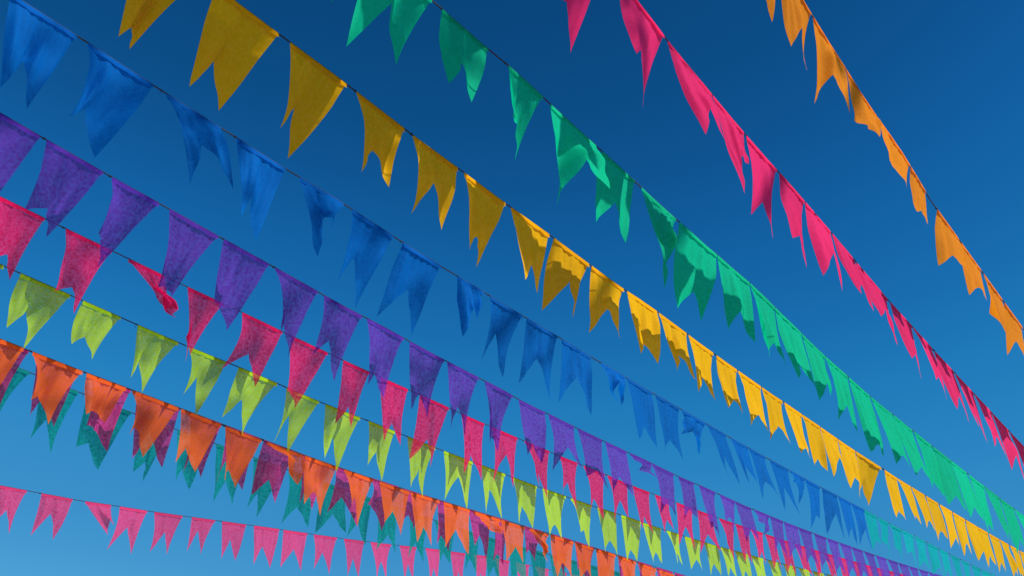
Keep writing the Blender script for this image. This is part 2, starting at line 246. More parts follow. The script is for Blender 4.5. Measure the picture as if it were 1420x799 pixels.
  cord='-.826,2.416 -.704,2.403 -.582,2.39 -.46,2.378 -.338,2.366 -.217,2.354 -.095,2.342 0.027,2.33 0.149,2.318 0.271,2.307 0.393,2.296 0.515,2.285 0.637,2.274 0.759,2.263 0.881,2.253 1.003,2.243 1.125,2.232 1.246,2.222 1.368,2.213 1.49,2.203 1.612,2.194 1.734,2.184 1.856,2.175 1.978,2.167 2.1,2.158 2.222,2.149 2.344,2.14 2.466,2.132 2.587,2.125 2.709,2.118 2.831,2.11 2.953,2.101 3.075,2.093 3.197,2.085 3.319,2.078 3.441,2.07 3.563,2.064 3.685,2.058 3.807,2.052 3.928,2.047 4.05,2.042 4.172,2.036 4.294,2.029 4.416,2.022 4.538,2.017 4.66,2.014 4.782,2.009 4.904,2.005 5.026,2.002 5.148,1.998 5.27,1.994 5.391,1.99 5.513,1.988 5.635,1.987 5.757,1.985 5.879,1.982 6.001,1.978 6.123,1.975 6.245,1.972 6.367,1.971 6.489,1.97 6.611,1.97 6.732,1.971 6.854,1.971 6.976,1.971 7.098,1.972 7.22,1.972 7.342,1.973 7.464,1.973 7.586,1.974 7.708,1.977 7.83,1.98 7.952,1.982 8.074,1.983 8.195,1.983 8.317,1.986 8.439,1.988 8.561,1.992 8.683,1.995 8.805,1.998 8.927,2.002 9.049,2.005 9.171,2.009 9.293,2.013 9.415,2.017 9.536,2.022 9.658,2.026 9.78,2.031 9.902,2.036 10.024,2.041 10.146,2.046 10.268,2.052 10.39,2.057 10.512,2.063 10.634,2.069 10.756,2.075 10.877,2.081 10.999,2.088 11.121,2.094 11.243,2.101 11.365,2.108 11.487,2.115 11.609,2.123 11.731,2.13 11.853,2.138 11.975,2.146 12.097,2.154 12.219,2.162 12.34,2.171 12.462,2.179 12.584,2.188 12.706,2.197 12.828,2.206 12.95,2.216 13.072,2.225 13.194,2.235 13.316,2.244 13.438,2.255 13.56,2.265 13.681,2.275 13.803,2.286 13.925,2.296 14.047,2.307',
  flags='''-.326 -.108 -.341 0.004 2.072 -.269 -.046 2.144 -.18 -.059 2.039
-.02 0.187 -.021 0.013 2.038 0.075 -.041 2.12 0.121 -.037 2.006
0.285 0.516 0.289 -.006 2.026 0.381 -.045 2.079 0.445 -.027 1.984
0.591 0.818 0.592 0.003 1.98 0.689 -.037 2.045 0.733 -.071 1.938
0.896 1.11 0.888 0.005 1.947 0.984 -.045 2.006 1.021 -.075 1.937
1.202 1.404 1.185 0.001 1.922 1.285 -.014 2.004 1.321 -.071 1.907
1.508 1.715 1.519 -.008 1.893 1.612 -.038 1.981 1.642 -.042 1.873
1.813 2.034 1.814 0.013 1.873 1.908 -.015 1.945 1.96 -.06 1.851
2.119 2.308 2.27 0.131 1.94 2.307 0.122 1.928 2.355 0.081 1.925
2.435 2.64 2.482 0 1.771 2.502 -.04 1.918 2.538 -.046 1.837
2.752 3.001 2.711 -.028 1.817 2.846 -.032 1.938 2.917 -.053 1.787
3.062 3.305 3.063 -.001 1.795 3.166 -.077 1.807 3.189 -.087 1.757
3.417 3.607 3.413 -.029 1.723 3.507 -.041 1.846 3.543 -.057 1.727
3.689 3.903 3.732 0.012 1.7 3.794 -.016 1.827 3.874 -.027 1.714
4.002 4.244 3.994 -.043 1.671 4.13 -.036 1.82 4.19 -.064 1.678
4.358 4.561 4.385 -.001 1.668 4.458 -.014 1.8 4.55 -.017 1.664
4.634 4.878 4.645 -.015 1.666 4.75 0.008 1.864 4.855 -.02 1.685
4.95 5.203 5.014 0.068 1.69 5.063 0.019 1.828 5.191 -.007 1.674
5.318 5.509 5.321 0.01 1.725 5.4 0.006 1.832 5.5 -.002 1.668
5.583 5.827 5.617 0.035 1.675 5.698 0.005 1.788 5.817 -.001 1.67
5.862 6.11 5.889 0.026 1.67 5.975 0.023 1.826 6.093 0.016 1.724
6.174 6.39 6.213 0.047 1.666 6.277 0.019 1.778 6.386 0.014 1.671
6.468 6.656 6.502 0.05 1.681 6.558 0.042 1.801 6.65 0.041 1.734
6.767 6.998 6.778 0 1.656 6.876 0.01 1.811 6.99 0.004 1.659
7.073 7.306 7.082 -.008 1.643 7.18 0.012 1.804 7.314 0.045 1.69
7.407 7.654 7.444 0.061 1.687 7.514 0.002 1.807 7.635 -.014 1.67
7.678 7.9 7.709 0.043 1.669 7.784 0.015 1.787 7.889 0.007 1.689
7.936 8.141 7.95 0.038 1.735 8.034 0.023 1.809 8.126 0.011 1.719
8.192 8.391 8.217 0.041 1.694 8.295 0.039 1.789 8.39 0.034 1.709
8.446 8.653 8.471 0.04 1.696 8.554 0.038 1.793 8.653 0.033 1.711
8.751 8.975 8.774 0.056 1.717 8.853 0.006 1.805 8.953 0.041 1.739
9.057 9.29 9.095 0.031 1.714 9.18 0.023 1.827 9.265 0.003 1.727
9.363 9.579 9.387 0.032 1.723 9.467 0.026 1.838 9.567 0.019 1.75
9.668 9.892 9.682 0.027 1.739 9.783 0.036 1.846 9.903 0.018 1.751
9.974 10.208 10.005 0.055 1.748 10.081 -.002 1.863 10.198 0.02 1.76
10.28 10.505 10.3 0.047 1.77 10.388 0.023 1.873 10.498 0.004 1.788
10.585 10.792 10.627 0.032 1.777 10.674 0.022 1.888 10.795 0.02 1.8
10.891 11.107 10.923 0.036 1.787 10.996 0.024 1.892 11.084 0.025 1.81
11.197 11.419 11.202 0.03 1.811 11.306 0.033 1.934 11.441 0.003 1.828
11.502 11.731 11.513 0.021 1.827 11.625 0.036 1.924 11.712 0.021 1.843
11.808 12.024 11.835 0.065 1.844 11.914 0.02 1.97 12.005 0.028 1.859
12.113 12.327 12.152 0.048 1.878 12.219 0.028 1.981 12.329 0.017 1.904
12.419 12.629 12.464 0.038 1.894 12.521 0.025 2.016 12.625 0.01 1.911
12.725 12.952 12.721 0.054 1.918 12.814 0.017 2.033 12.933 0.017 1.93
13.03 13.236 13.069 0.041 1.932 13.14 0.027 2.047 13.247 0.003 1.957
13.336 13.547 13.356 0.044 1.956 13.467 0.028 2.076 13.562 0.037 1.963'''),
 'lime': dict(az=40.35, off=4.141, first=8, seen=22,
  cord='-.849,2.22 -.727,2.207 -.605,2.193 -.484,2.18 -.362,2.166 -.24,2.153 -.118,2.14 0.004,2.128 0.125,2.115 0.247,2.103 0.369,2.091 0.491,2.079 0.612,2.067 0.734,2.055 0.856,2.043 0.978,2.032 1.1,2.021 1.221,2.01 1.343,2 1.465,1.989 1.587,1.979 1.708,1.969 1.83,1.959 1.952,1.949 2.074,1.939 2.196,1.928 2.317,1.918 2.439,1.909 2.561,1.902 2.683,1.895 2.805,1.889 2.926,1.881 3.048,1.872 3.17,1.861 3.292,1.853 3.413,1.847 3.535,1.841 3.657,1.837 3.779,1.831 3.901,1.824 4.022,1.818 4.144,1.813 4.266,1.807 4.388,1.803 4.509,1.798 4.631,1.795 4.753,1.79 4.875,1.785 4.997,1.78 5.118,1.776 5.24,1.775 5.362,1.773 5.484,1.77 5.606,1.768 5.727,1.766 5.849,1.766 5.971,1.766 6.093,1.767 6.214,1.766 6.336,1.762 6.458,1.761 6.58,1.76 6.702,1.761 6.823,1.761 6.945,1.76 7.067,1.761 7.189,1.763 7.31,1.764 7.432,1.767 7.554,1.77 7.676,1.774 7.798,1.777 7.919,1.78 8.041,1.782 8.163,1.786 8.285,1.789 8.407,1.793 8.528,1.798 8.65,1.802 8.772,1.807 8.894,1.811 9.015,1.816 9.137,1.821 9.259,1.827 9.381,1.832 9.503,1.838 9.624,1.843 9.746,1.849 9.868,1.855 9.99,1.862 10.111,1.868 10.233,1.875 10.355,1.882 10.477,1.889 10.599,1.896 10.72,1.903 10.842,1.911 10.964,1.919 11.086,1.927 11.208,1.935 11.329,1.943 11.451,1.952 11.573,1.96 11.695,1.969 11.816,1.978',
  flags='''-.349 -.126 -.368 0.001 1.883 -.281 -.016 2.045 -.223 -.054 1.865
-.061 0.178 -.089 0.022 1.891 0.03 -.015 2.004 0.067 -.049 1.829
0.228 0.444 0.208 -.001 1.847 0.296 -.018 1.955 0.352 -.076 1.796
0.516 0.722 0.492 0.02 1.805 0.574 -.019 1.947 0.604 -.073 1.767
0.804 1.017 0.774 0.008 1.772 0.858 -.017 1.93 0.916 -.062 1.755
1.092 1.315 1.063 -.005 1.757 1.15 -.015 1.888 1.212 -.052 1.699
1.381 1.594 1.357 -.006 1.743 1.44 0.005 1.859 1.466 -.065 1.684
1.669 1.896 1.658 -.004 1.713 1.73 -.015 1.819 1.769 -.062 1.671
1.957 2.143 1.93 0.01 1.721 1.989 -.017 1.781 2.05 -.017 1.699
2.232 2.448 2.237 0.01 1.663 2.276 -.021 1.794 2.33 -.055 1.629
2.508 2.719 2.505 0.004 1.643 2.574 -.013 1.771 2.624 -.052 1.603
2.796 3.033 2.758 -.022 1.624 2.867 -.04 1.75 2.919 -.072 1.584
3.095 3.311 3.074 -.021 1.578 3.155 -.034 1.746 3.206 -.07 1.566
3.356 3.601 3.385 0.018 1.561 3.448 -.02 1.696 3.528 -.058 1.533
3.665 3.862 3.665 0.006 1.583 3.741 -.011 1.689 3.81 -.037 1.535
3.964 4.187 3.988 0.013 1.527 4.064 -.009 1.65 4.142 -.038 1.509
4.261 4.512 4.275 0.005 1.516 4.379 0.015 1.676 4.485 -.019 1.506
4.584 4.812 4.618 0.027 1.502 4.674 0.004 1.661 4.791 -.009 1.505
4.888 5.124 4.919 0.028 1.501 4.992 0.002 1.622 5.1 -.012 1.498
5.184 5.427 5.215 0.024 1.473 5.306 -.006 1.562 5.396 -.024 1.487
5.482 5.715 5.513 0.053 1.543 5.601 0.018 1.578 5.694 -.013 1.478
5.781 6.003 5.815 0.03 1.463 5.898 0.016 1.557 5.998 0.007 1.471
6.065 6.308 6.093 0.018 1.45 6.187 -.011 1.548 6.278 -.028 1.479
6.335 6.571 6.372 0.043 1.475 6.453 0.014 1.567 6.553 0 1.503
6.649 6.828 6.681 0.055 1.515 6.731 0.024 1.6 6.814 0.016 1.53
6.899 7.14 6.915 0.027 1.512 7.014 0.018 1.608 7.119 0.005 1.533
7.183 7.402 7.201 0.03 1.51 7.283 0.016 1.611 7.389 0.018 1.533
7.436 7.631 7.454 0.038 1.534 7.522 0.021 1.624 7.619 0.023 1.548
7.666 7.88 7.685 0.036 1.533 7.765 0.021 1.626 7.866 0.016 1.549
7.928 8.139 7.946 0.037 1.547 8.025 0.024 1.634 8.129 0.027 1.561
8.217 8.429 8.235 0.031 1.53 8.316 0.043 1.62 8.404 0.027 1.567
8.505 8.738 8.501 0.028 1.559 8.62 0.025 1.64 8.731 0 1.567
8.793 9.009 8.829 0.031 1.565 8.867 0.036 1.664 8.976 -.006 1.603
9.082 9.302 9.122 0.03 1.551 9.197 0.028 1.679 9.282 0.014 1.609
9.37 9.59 9.365 0.049 1.582 9.487 0.014 1.68 9.573 -.016 1.624
9.658 9.869 9.674 0.057 1.603 9.766 0.025 1.706 9.859 0.033 1.624
9.946 10.174 9.956 0.053 1.595 10.054 0.026 1.717 10.16 0.035 1.664
10.235 10.445 10.23 0.021 1.624 10.33 0.02 1.74 10.427 0.016 1.659
10.523 10.729 10.537 0.075 1.648 10.606 -.01 1.756 10.712 0.008 1.699
10.811 11.036 10.809 0.032 1.676 10.925 0.005 1.782 11.045 0.001 1.677
11.099 11.316 11.126 0.052 1.686 11.192 0.019 1.788 11.288 -.007 1.712'''),
 'orange': dict(az=40.97, off=4.264, first=8, seen=16,
  cord='-.488,1.928 -.366,1.914 -.244,1.9 -.122,1.886 0,1.873 0.122,1.859 0.244,1.846 0.366,1.833 0.488,1.82 0.609,1.808 0.731,1.795 0.853,1.783 0.975,1.771 1.097,1.759 1.219,1.747 1.341,1.735 1.463,1.723 1.585,1.712 1.707,1.701 1.828,1.69 1.95,1.679 2.072,1.668 2.194,1.659 2.316,1.651 2.438,1.641 2.56,1.631 2.682,1.621 2.804,1.609 2.926,1.599 3.047,1.591 3.169,1.583 3.291,1.576 3.413,1.569 3.535,1.563 3.657,1.557 3.779,1.551 3.901,1.545 4.023,1.54 4.145,1.538 4.266,1.536 4.388,1.534 4.51,1.531 4.632,1.528 4.754,1.525 4.876,1.521 4.998,1.518 5.12,1.516 5.242,1.514 5.363,1.512 5.485,1.509 5.607,1.505 5.729,1.502 5.851,1.5 5.973,1.498 6.095,1.493 6.217,1.487 6.339,1.482 6.461,1.477 6.582,1.472 6.704,1.467 6.826,1.462 6.948,1.458 7.07,1.454 7.192,1.45 7.314,1.447 7.436,1.443 7.558,1.44 7.68,1.437 7.801,1.435 7.923,1.432 8.045,1.429 8.167,1.427 8.289,1.425 8.411,1.423 8.533,1.421',
  flags='''0.012 0.242 0.026 0.016 1.657 0.094 -.028 1.706 0.159 -.027 1.605
0.266 0.492 0.288 0.035 1.624 0.349 0.002 1.688 0.399 -.04 1.563
0.519 0.731 0.523 0.023 1.615 0.581 -.009 1.668 0.626 -.058 1.549
0.773 0.995 0.798 0.032 1.577 0.848 -.016 1.629 0.902 -.048 1.506
1.026 1.267 1.05 0.032 1.551 1.098 -.034 1.601 1.175 -.066 1.473
1.28 1.518 1.299 0.022 1.548 1.338 -.015 1.575 1.448 -.061 1.479
1.533 1.747 1.548 0.017 1.507 1.599 -.03 1.547 1.673 -.051 1.444
1.787 2.019 1.805 0.028 1.472 1.874 -.047 1.529 1.928 -.04 1.412
2.04 2.236 2.054 0.031 1.475 2.098 0.001 1.51 2.157 -.004 1.467
2.266 2.511 2.282 0.025 1.441 2.333 -.022 1.501 2.407 -.044 1.383
2.527 2.752 2.535 0.005 1.373 2.6 -.027 1.463 2.666 -.038 1.364
2.778 2.996 2.813 0.022 1.347 2.855 -.028 1.418 2.913 -.04 1.343
3.031 3.263 3.096 0.106 1.494 3.149 0.074 1.486 3.222 0.012 1.405
3.272 3.493 3.292 0.016 1.325 3.368 -.007 1.408 3.444 -.026 1.301
3.543 3.751 3.577 0.033 1.324 3.627 0 1.427 3.692 -.037 1.29
3.8 4.027 3.812 0.018 1.319 3.903 0.005 1.404 3.988 -.018 1.287
4.038 4.271 4.078 0.029 1.26 4.155 0.008 1.365 4.241 -.015 1.272
4.307 4.53 4.324 0.012 1.274 4.407 0.009 1.392 4.524 0.008 1.265
4.562 4.804 4.572 0.068 1.447 4.659 0.042 1.44 4.77 0.031 1.417
4.811 5.038 4.84 0.03 1.268 4.921 0.022 1.374 5.021 0.008 1.29
5.087 5.276 5.154 0.108 1.355 5.171 0.048 1.384 5.25 0.012 1.333
5.298 5.541 5.325 0.026 1.247 5.412 0.007 1.353 5.518 -.007 1.264
5.556 5.763 5.573 0.015 1.246 5.657 0.008 1.343 5.745 -.002 1.253
5.788 6.013 5.804 0.014 1.24 5.899 0.008 1.335 5.993 -.004 1.248
6.041 6.258 6.058 0.034 1.229 6.157 0.02 1.341 6.208 0.036 1.264
6.294 6.513 6.319 0.038 1.255 6.391 0.026 1.334 6.493 0.009 1.229
6.548 6.756 6.555 0.054 1.225 6.638 -.013 1.319 6.742 -.01 1.247
6.801 7.014 6.819 0.009 1.206 6.901 0.025 1.319 6.994 0.011 1.235
7.055 7.295 7.075 0.038 1.193 7.177 0.017 1.289 7.282 0.005 1.22
7.308 7.541 7.345 0.045 1.187 7.419 0.017 1.292 7.53 -.006 1.194
7.562 7.784 7.608 0.023 1.174 7.657 0.018 1.298 7.754 0.006 1.202
7.815 8.033 7.84 0.043 1.184 7.912 0.05 1.267 7.996 0.018 1.196'''),
 'magenta': dict(az=39.56, off=4.551, first=8, seen=14,
  cord='-.366,2.018 -.245,2.007 -.123,1.996 -.001,1.985 0.12,1.974 0.242,1.963 0.364,1.952 0.485,1.942 0.607,1.932 0.729,1.922 0.85,1.912 0.972,1.902 1.094,1.893 1.215,1.884 1.337,1.875 1.459,1.865 1.58,1.857 1.702,1.848 1.824,1.839 1.945,1.831 2.067,1.823 2.188,1.815 2.31,1.807 2.432,1.8 2.553,1.792 2.675,1.784 2.797,1.776 2.918,1.768 3.04,1.76 3.162,1.752 3.283,1.744 3.405,1.736 3.527,1.729 3.648,1.721 3.77,1.714 3.892,1.709 4.013,1.704 4.135,1.7 4.257,1.698 4.378,1.695 4.5,1.691 4.621,1.688 4.743,1.686 4.865,1.684 4.986,1.682 5.108,1.682 5.23,1.681 5.351,1.681 5.473,1.679 5.595,1.677 5.716,1.675 5.838,1.674 5.96,1.675 6.081,1.674 6.203,1.672 6.325,1.669 6.446,1.666 6.568,1.663 6.689,1.661 6.811,1.658 6.933,1.656 7.054,1.654 7.176,1.652 7.298,1.65 7.419,1.649 7.541,1.648 7.663,1.647 7.784,1.646 7.906,1.645 8.028,1.645 8.149,1.645 8.271,1.645 8.393,1.645 8.514,1.645 8.636,1.645 8.758,1.646 8.879,1.647 9.001,1.647 9.122,1.649 9.244,1.65 9.366,1.651 9.487,1.653 9.609,1.655 9.731,1.657',
  flags='''0.134 0.37 0.144 0.007 1.642 0.212 -.036 1.783 0.319 -.041 1.664
0.409 0.621 0.398 -.006 1.643 0.492 -.015 1.748 0.574 -.005 1.624
0.684 0.899 0.695 -.016 1.598 0.769 -.006 1.726 0.846 -.025 1.609
0.959 1.172 0.973 -.019 1.594 1.045 -.007 1.724 1.12 -.037 1.589
1.235 1.441 1.257 0.026 1.571 1.331 -.028 1.694 1.377 -.04 1.561
1.51 1.721 1.523 -.019 1.551 1.617 -.039 1.675 1.65 -.028 1.54
1.785 2.022 1.792 0.011 1.517 1.887 -.023 1.64 1.952 -.022 1.515
2.06 2.275 2.076 0.006 1.51 2.137 -.047 1.62 2.207 -.013 1.508
2.335 2.556 2.348 0.019 1.549 2.425 -.033 1.543 2.502 -.03 1.465
2.592 2.842 2.613 -.004 1.451 2.694 -.013 1.607 2.801 -.023 1.453
2.899 3.102 2.926 0.009 1.457 2.966 -.026 1.57 3.043 -.029 1.459
3.135 3.356 3.118 -.019 1.443 3.184 -.049 1.579 3.295 -.034 1.441
3.386 3.605 3.358 -.028 1.429 3.473 -.039 1.542 3.531 -.048 1.42
3.652 3.885 3.658 0.007 1.444 3.736 -.036 1.536 3.792 -.057 1.436
3.913 4.153 3.887 -.019 1.436 3.998 -.027 1.547 4.125 -.015 1.396
4.195 4.42 4.161 0.007 1.531 4.259 -.047 1.537 4.342 -.055 1.415
4.47 4.715 4.458 0.013 1.491 4.552 -.035 1.547 4.618 -.057 1.473
4.768 5.002 4.78 0.009 1.402 4.864 -.036 1.481 4.942 -.048 1.391
5.065 5.276 5.085 0.033 1.441 5.162 0.013 1.526 5.252 -.012 1.39
5.313 5.48 5.321 -.002 1.376 5.394 -.021 1.446 5.453 -.02 1.375
5.653 5.856 5.644 0.013 1.482 5.727 -.021 1.53 5.801 -.03 1.453
5.974 6.207 5.972 0.01 1.449 6.074 -.015 1.519 6.16 -.037 1.407
6.249 6.485 6.245 0.02 1.451 6.348 -.042 1.508 6.436 -.019 1.378
6.524 6.748 6.513 0.014 1.418 6.612 -.042 1.497 6.678 -.06 1.394
6.799 7.008 6.808 0.008 1.44 6.882 -.014 1.513 6.96 -.012 1.376
7.074 7.28 7.079 -.003 1.41 7.168 -.044 1.509 7.233 -.016 1.381
7.349 7.589 7.374 0.012 1.416 7.465 -.029 1.505 7.547 -.039 1.357
7.625 7.856 7.651 -.008 1.402 7.733 -.013 1.494 7.807 -.038 1.359
7.9 8.111 7.911 0.028 1.424 7.987 -.052 1.495 8.059 -.07 1.381
8.175 8.408 8.178 0.015 1.413 8.276 -.019 1.49 8.365 -.027 1.391
8.45 8.681 8.448 0.004 1.416 8.549 -.017 1.488 8.628 -.022 1.382
8.725 8.947 8.728 -.003 1.401 8.819 -.023 1.491 8.883 -.034 1.35
9 9.231 8.994 0.021 1.408 9.086 -.017 1.493 9.191 -.028 1.374'''),
 'teal': dict(az=38.79, off=5.083, first=8, seen=13,
  cord='0.016,2.195 0.138,2.18 0.259,2.166 0.381,2.151 0.503,2.137 0.625,2.123 0.747,2.109 0.868,2.095 0.99,2.082 1.112,2.069 1.234,2.055 1.355,2.042 1.477,2.03 1.599,2.017 1.721,2.005 1.843,1.992 1.964,1.98 2.086,1.969 2.208,1.957 2.33,1.946 2.452,1.934 2.573,1.923 2.695,1.912 2.817,1.901 2.939,1.891 3.061,1.882 3.182,1.873 3.304,1.865 3.426,1.857 3.548,1.851 3.67,1.844 3.791,1.837 3.913,1.829 4.035,1.822 4.157,1.815 4.279,1.809 4.4,1.804 4.522,1.798 4.644,1.792 4.766,1.785 4.888,1.778 5.009,1.772 5.131,1.767 5.253,1.762 5.375,1.758 5.497,1.754 5.618,1.749 5.74,1.746 5.862,1.742 5.984,1.739 6.105,1.736 6.227,1.735 6.349,1.734 6.471,1.734 6.593,1.734 6.714,1.734 6.836,1.734 6.958,1.734 7.08,1.735 7.202,1.736 7.323,1.736 7.445,1.737 7.567,1.738 7.689,1.74 7.811,1.741 7.932,1.743 8.054,1.745 8.176,1.747 8.298,1.749 8.42,1.751 8.541,1.754 8.663,1.756 8.785,1.759 8.907,1.762 9.029,1.766 9.15,1.769 9.272,1.773 9.394,1.776 9.516,1.78 9.638,1.784 9.759,1.789 9.881,1.793 10.003,1.798',
  flags='''0.516 0.746 0.534 0.009 1.847 0.599 -.038 1.927 0.633 -.04 1.804
0.788 1.004 0.81 0.038 1.778 0.866 -.001 1.886 0.92 -.046 1.762
1.061 1.287 1.092 0.009 1.753 1.142 -.029 1.848 1.209 -.06 1.728
1.334 1.564 1.354 -.006 1.749 1.419 -.037 1.825 1.476 -.029 1.705
1.607 1.842 1.601 0.002 1.694 1.708 -.015 1.8 1.747 -.046 1.663
1.879 2.106 1.886 0.018 1.678 1.958 -.01 1.764 2.021 -.044 1.642
2.152 2.369 2.182 -.023 1.653 2.226 -.042 1.754 2.268 -.039 1.633
2.425 2.649 2.448 -.009 1.607 2.517 -.036 1.73 2.575 -.031 1.566
2.698 2.969 2.692 0.001 1.624 2.778 -.055 1.675 2.868 -.057 1.55
3.011 3.228 3.048 0.017 1.569 3.122 -.014 1.649 3.147 -.045 1.549
3.278 3.508 3.306 0.017 1.565 3.352 -.03 1.662 3.432 -.037 1.559
3.55 3.796 3.565 -.004 1.51 3.655 -.024 1.652 3.728 -.044 1.515
3.829 4.056 3.82 -.014 1.519 3.912 -.048 1.635 3.951 -.073 1.501
4.102 4.342 4.097 -.018 1.481 4.212 -.017 1.61 4.313 -.015 1.493
4.385 4.581 4.38 -.015 1.478 4.486 0.014 1.613 4.591 0.027 1.509
4.64 4.826 4.627 -.016 1.489 4.719 -.016 1.6 4.8 -.014 1.467
4.86 5.082 4.884 0.01 1.449 4.983 0.016 1.571 5.073 -.002 1.444
5.19 5.396 5.199 -.002 1.444 5.279 -.018 1.568 5.364 -.022 1.448
5.457 5.682 5.494 0.036 1.461 5.56 -.001 1.547 5.651 -.011 1.476
5.746 5.942 5.772 0.022 1.445 5.842 0.007 1.545 5.921 -.004 1.455
6.009 6.214 6.033 0.021 1.437 6.109 0.004 1.534 6.193 -.007 1.442
6.282 6.513 6.305 0.012 1.434 6.376 0.023 1.53 6.484 0.014 1.433
6.554 6.769 6.598 0.018 1.441 6.649 -.023 1.536 6.763 -.015 1.437
6.827 7.051 6.855 0.017 1.44 6.936 -.005 1.545 7.038 -.003 1.441
7.1 7.34 7.128 0.017 1.413 7.239 0.007 1.532 7.313 -.005 1.436
7.373 7.59 7.392 0.022 1.441 7.486 -.013 1.532 7.572 -.017 1.44
7.645 7.875 7.677 0.017 1.443 7.755 -.009 1.529 7.853 -.017 1.427
7.918 8.148 7.952 0.034 1.449 8.044 -.002 1.543 8.114 -.019 1.462
8.191 8.423 8.224 0.053 1.465 8.291 0.017 1.542 8.413 -.034 1.442
8.464 8.685 8.513 -.008 1.462 8.582 0.005 1.564 8.694 -.004 1.454
8.736 8.944 8.771 0 1.459 8.838 -.013 1.552 8.914 -.025 1.468
9.009 9.215 9.007 0.011 1.465 9.09 -.001 1.572 9.172 -.012 1.447
9.282 9.503 9.298 -.004 1.453 9.367 0.021 1.568 9.473 -.014 1.464'''),
 'pinklow': dict(az=40.0, off=6.78, first=8, seen=14,
  cord='0.557,1.728 0.68,1.731 0.802,1.733 0.925,1.736 1.048,1.738 1.17,1.741 1.293,1.743 1.416,1.746 1.538,1.748 1.661,1.75 1.784,1.753 1.906,1.755 2.029,1.758 2.152,1.76 2.274,1.763 2.397,1.765 2.52,1.768 2.642,1.77 2.765,1.773 2.888,1.775 3.01,1.778 3.133,1.781 3.256,1.783 3.378,1.786 3.501,1.788 3.624,1.795 3.746,1.803 3.869,1.808 3.992,1.814 4.114,1.821 4.237,1.829 4.36,1.837 4.482,1.846 4.605,1.854 4.728,1.862 4.85,1.87 4.973,1.879 5.096,1.887 5.218,1.894 5.341,1.901 5.464,1.909 5.587,1.915 5.709,1.923 5.832,1.931 5.955,1.939 6.077,1.948 6.2,1.958 6.323,1.967 6.445,1.977 6.568,1.988 6.691,1.999 6.813,2.01 6.936,2.021 7.059,2.03 7.181,2.037 7.304,2.045 7.427,2.054 7.549,2.063 7.672,2.072 7.795,2.077 7.917,2.079 8.04,2.082 8.163,2.084 8.285,2.087 8.408,2.09 8.531,2.092 8.653,2.095 8.776,2.097 8.899,2.1 9.021,2.102 9.144,2.105 9.267,2.107 9.389,2.11 9.512,2.112 9.635,2.115 9.757,2.117 9.88,2.119 10.003,2.122 10.125,2.124 10.248,2.127 10.371,2.129 10.493,2.132 10.616,2.134 10.739,2.137 10.861,2.139 10.984,2.142 11.107,2.144 11.229,2.146 11.352,2.149',
  flags='''1.057 1.269 1.055 -.002 1.471 1.147 0.008 1.595 1.224 -.022 1.463
1.369 1.579 1.364 -.012 1.465 1.476 -.007 1.609 1.553 -.046 1.462
1.68 1.882 1.682 -.005 1.484 1.759 0.017 1.623 1.836 -.017 1.481
1.992 2.201 1.984 0.005 1.498 2.097 0.023 1.638 2.142 -.024 1.481
2.303 2.524 2.287 -.006 1.485 2.411 0.023 1.637 2.449 -.015 1.486
2.615 2.826 2.593 0.035 1.481 2.705 -.01 1.648 2.792 -.045 1.492
2.926 3.136 2.93 0.023 1.502 3.029 0.018 1.63 3.08 -.01 1.49
3.238 3.458 3.214 0.02 1.497 3.331 0.009 1.666 3.389 -.015 1.506
3.55 3.742 3.695 0.098 1.573 3.694 0.102 1.676 3.758 0.056 1.66
3.81 4.026 3.775 -.023 1.5 3.9 -.008 1.679 3.971 -.026 1.502
4.083 4.317 4.09 0.004 1.533 4.184 -.002 1.693 4.243 -.035 1.542
4.397 4.599 4.396 0.007 1.587 4.47 0.005 1.753 4.535 -.024 1.592
4.664 4.884 4.691 0.02 1.579 4.755 0.008 1.736 4.841 -.016 1.59
4.958 5.204 4.986 0.017 1.581 5.062 -.001 1.734 5.166 -.02 1.585
5.247 5.491 5.249 -.002 1.601 5.361 0.006 1.759 5.466 -.009 1.606
5.559 5.808 5.578 0.015 1.631 5.669 0.005 1.786 5.771 -.021 1.623
5.887 6.117 5.931 0.03 1.622 5.995 0.013 1.783 6.096 -.01 1.639
6.192 6.433 6.246 0.042 1.648 6.306 0.019 1.812 6.414 -.009 1.659
6.539 6.747 6.581 0.033 1.678 6.639 0.018 1.838 6.73 -.009 1.684
6.867 7.067 6.91 0.031 1.692 6.965 0.015 1.856 7.048 -.012 1.703
7.194 7.404 7.235 0.03 1.711 7.296 0.013 1.872 7.387 -.011 1.723
7.527 7.726 7.561 0.024 1.736 7.622 0.011 1.9 7.712 -.01 1.739
7.838 8.055 7.884 0.03 1.764 7.934 0.001 1.902 8.048 -.019 1.761
8.15 8.365 8.214 0.025 1.768 8.255 -.004 1.918 8.382 -.011 1.784
8.461 8.682 8.525 0.049 1.775 8.553 0.035 1.937 8.67 0.003 1.764
8.773 8.991 8.815 0.009 1.767 8.876 -.017 1.943 8.983 -.011 1.781
9.084 9.294 9.109 0.033 1.793 9.191 0.027 1.941 9.3 -.004 1.793
9.396 9.631 9.429 0.014 1.8 9.494 0.005 1.958 9.6 -.024 1.779
9.708 9.941 9.773 0.038 1.808 9.796 -.02 1.943 9.936 0.007 1.777
10.019 10.228 10.069 0.034 1.809 10.127 -.001 1.962 10.206 0.008 1.8
10.331 10.557 10.388 0.056 1.82 10.435 0 1.977 10.532 -.003 1.817
10.642 10.852 10.66 0.037 1.806 10.724 0.013 1.974 10.833 -.001 1.796'''),
}

EYE = 1.62                       # the viewer's eye above the ground
SUN_EL, SUN_AZ = 34.0, 114.0     # compass style: 0 = ahead (+Y), 90 = right (+X)

sc = bpy.context.scene
col = sc.collection

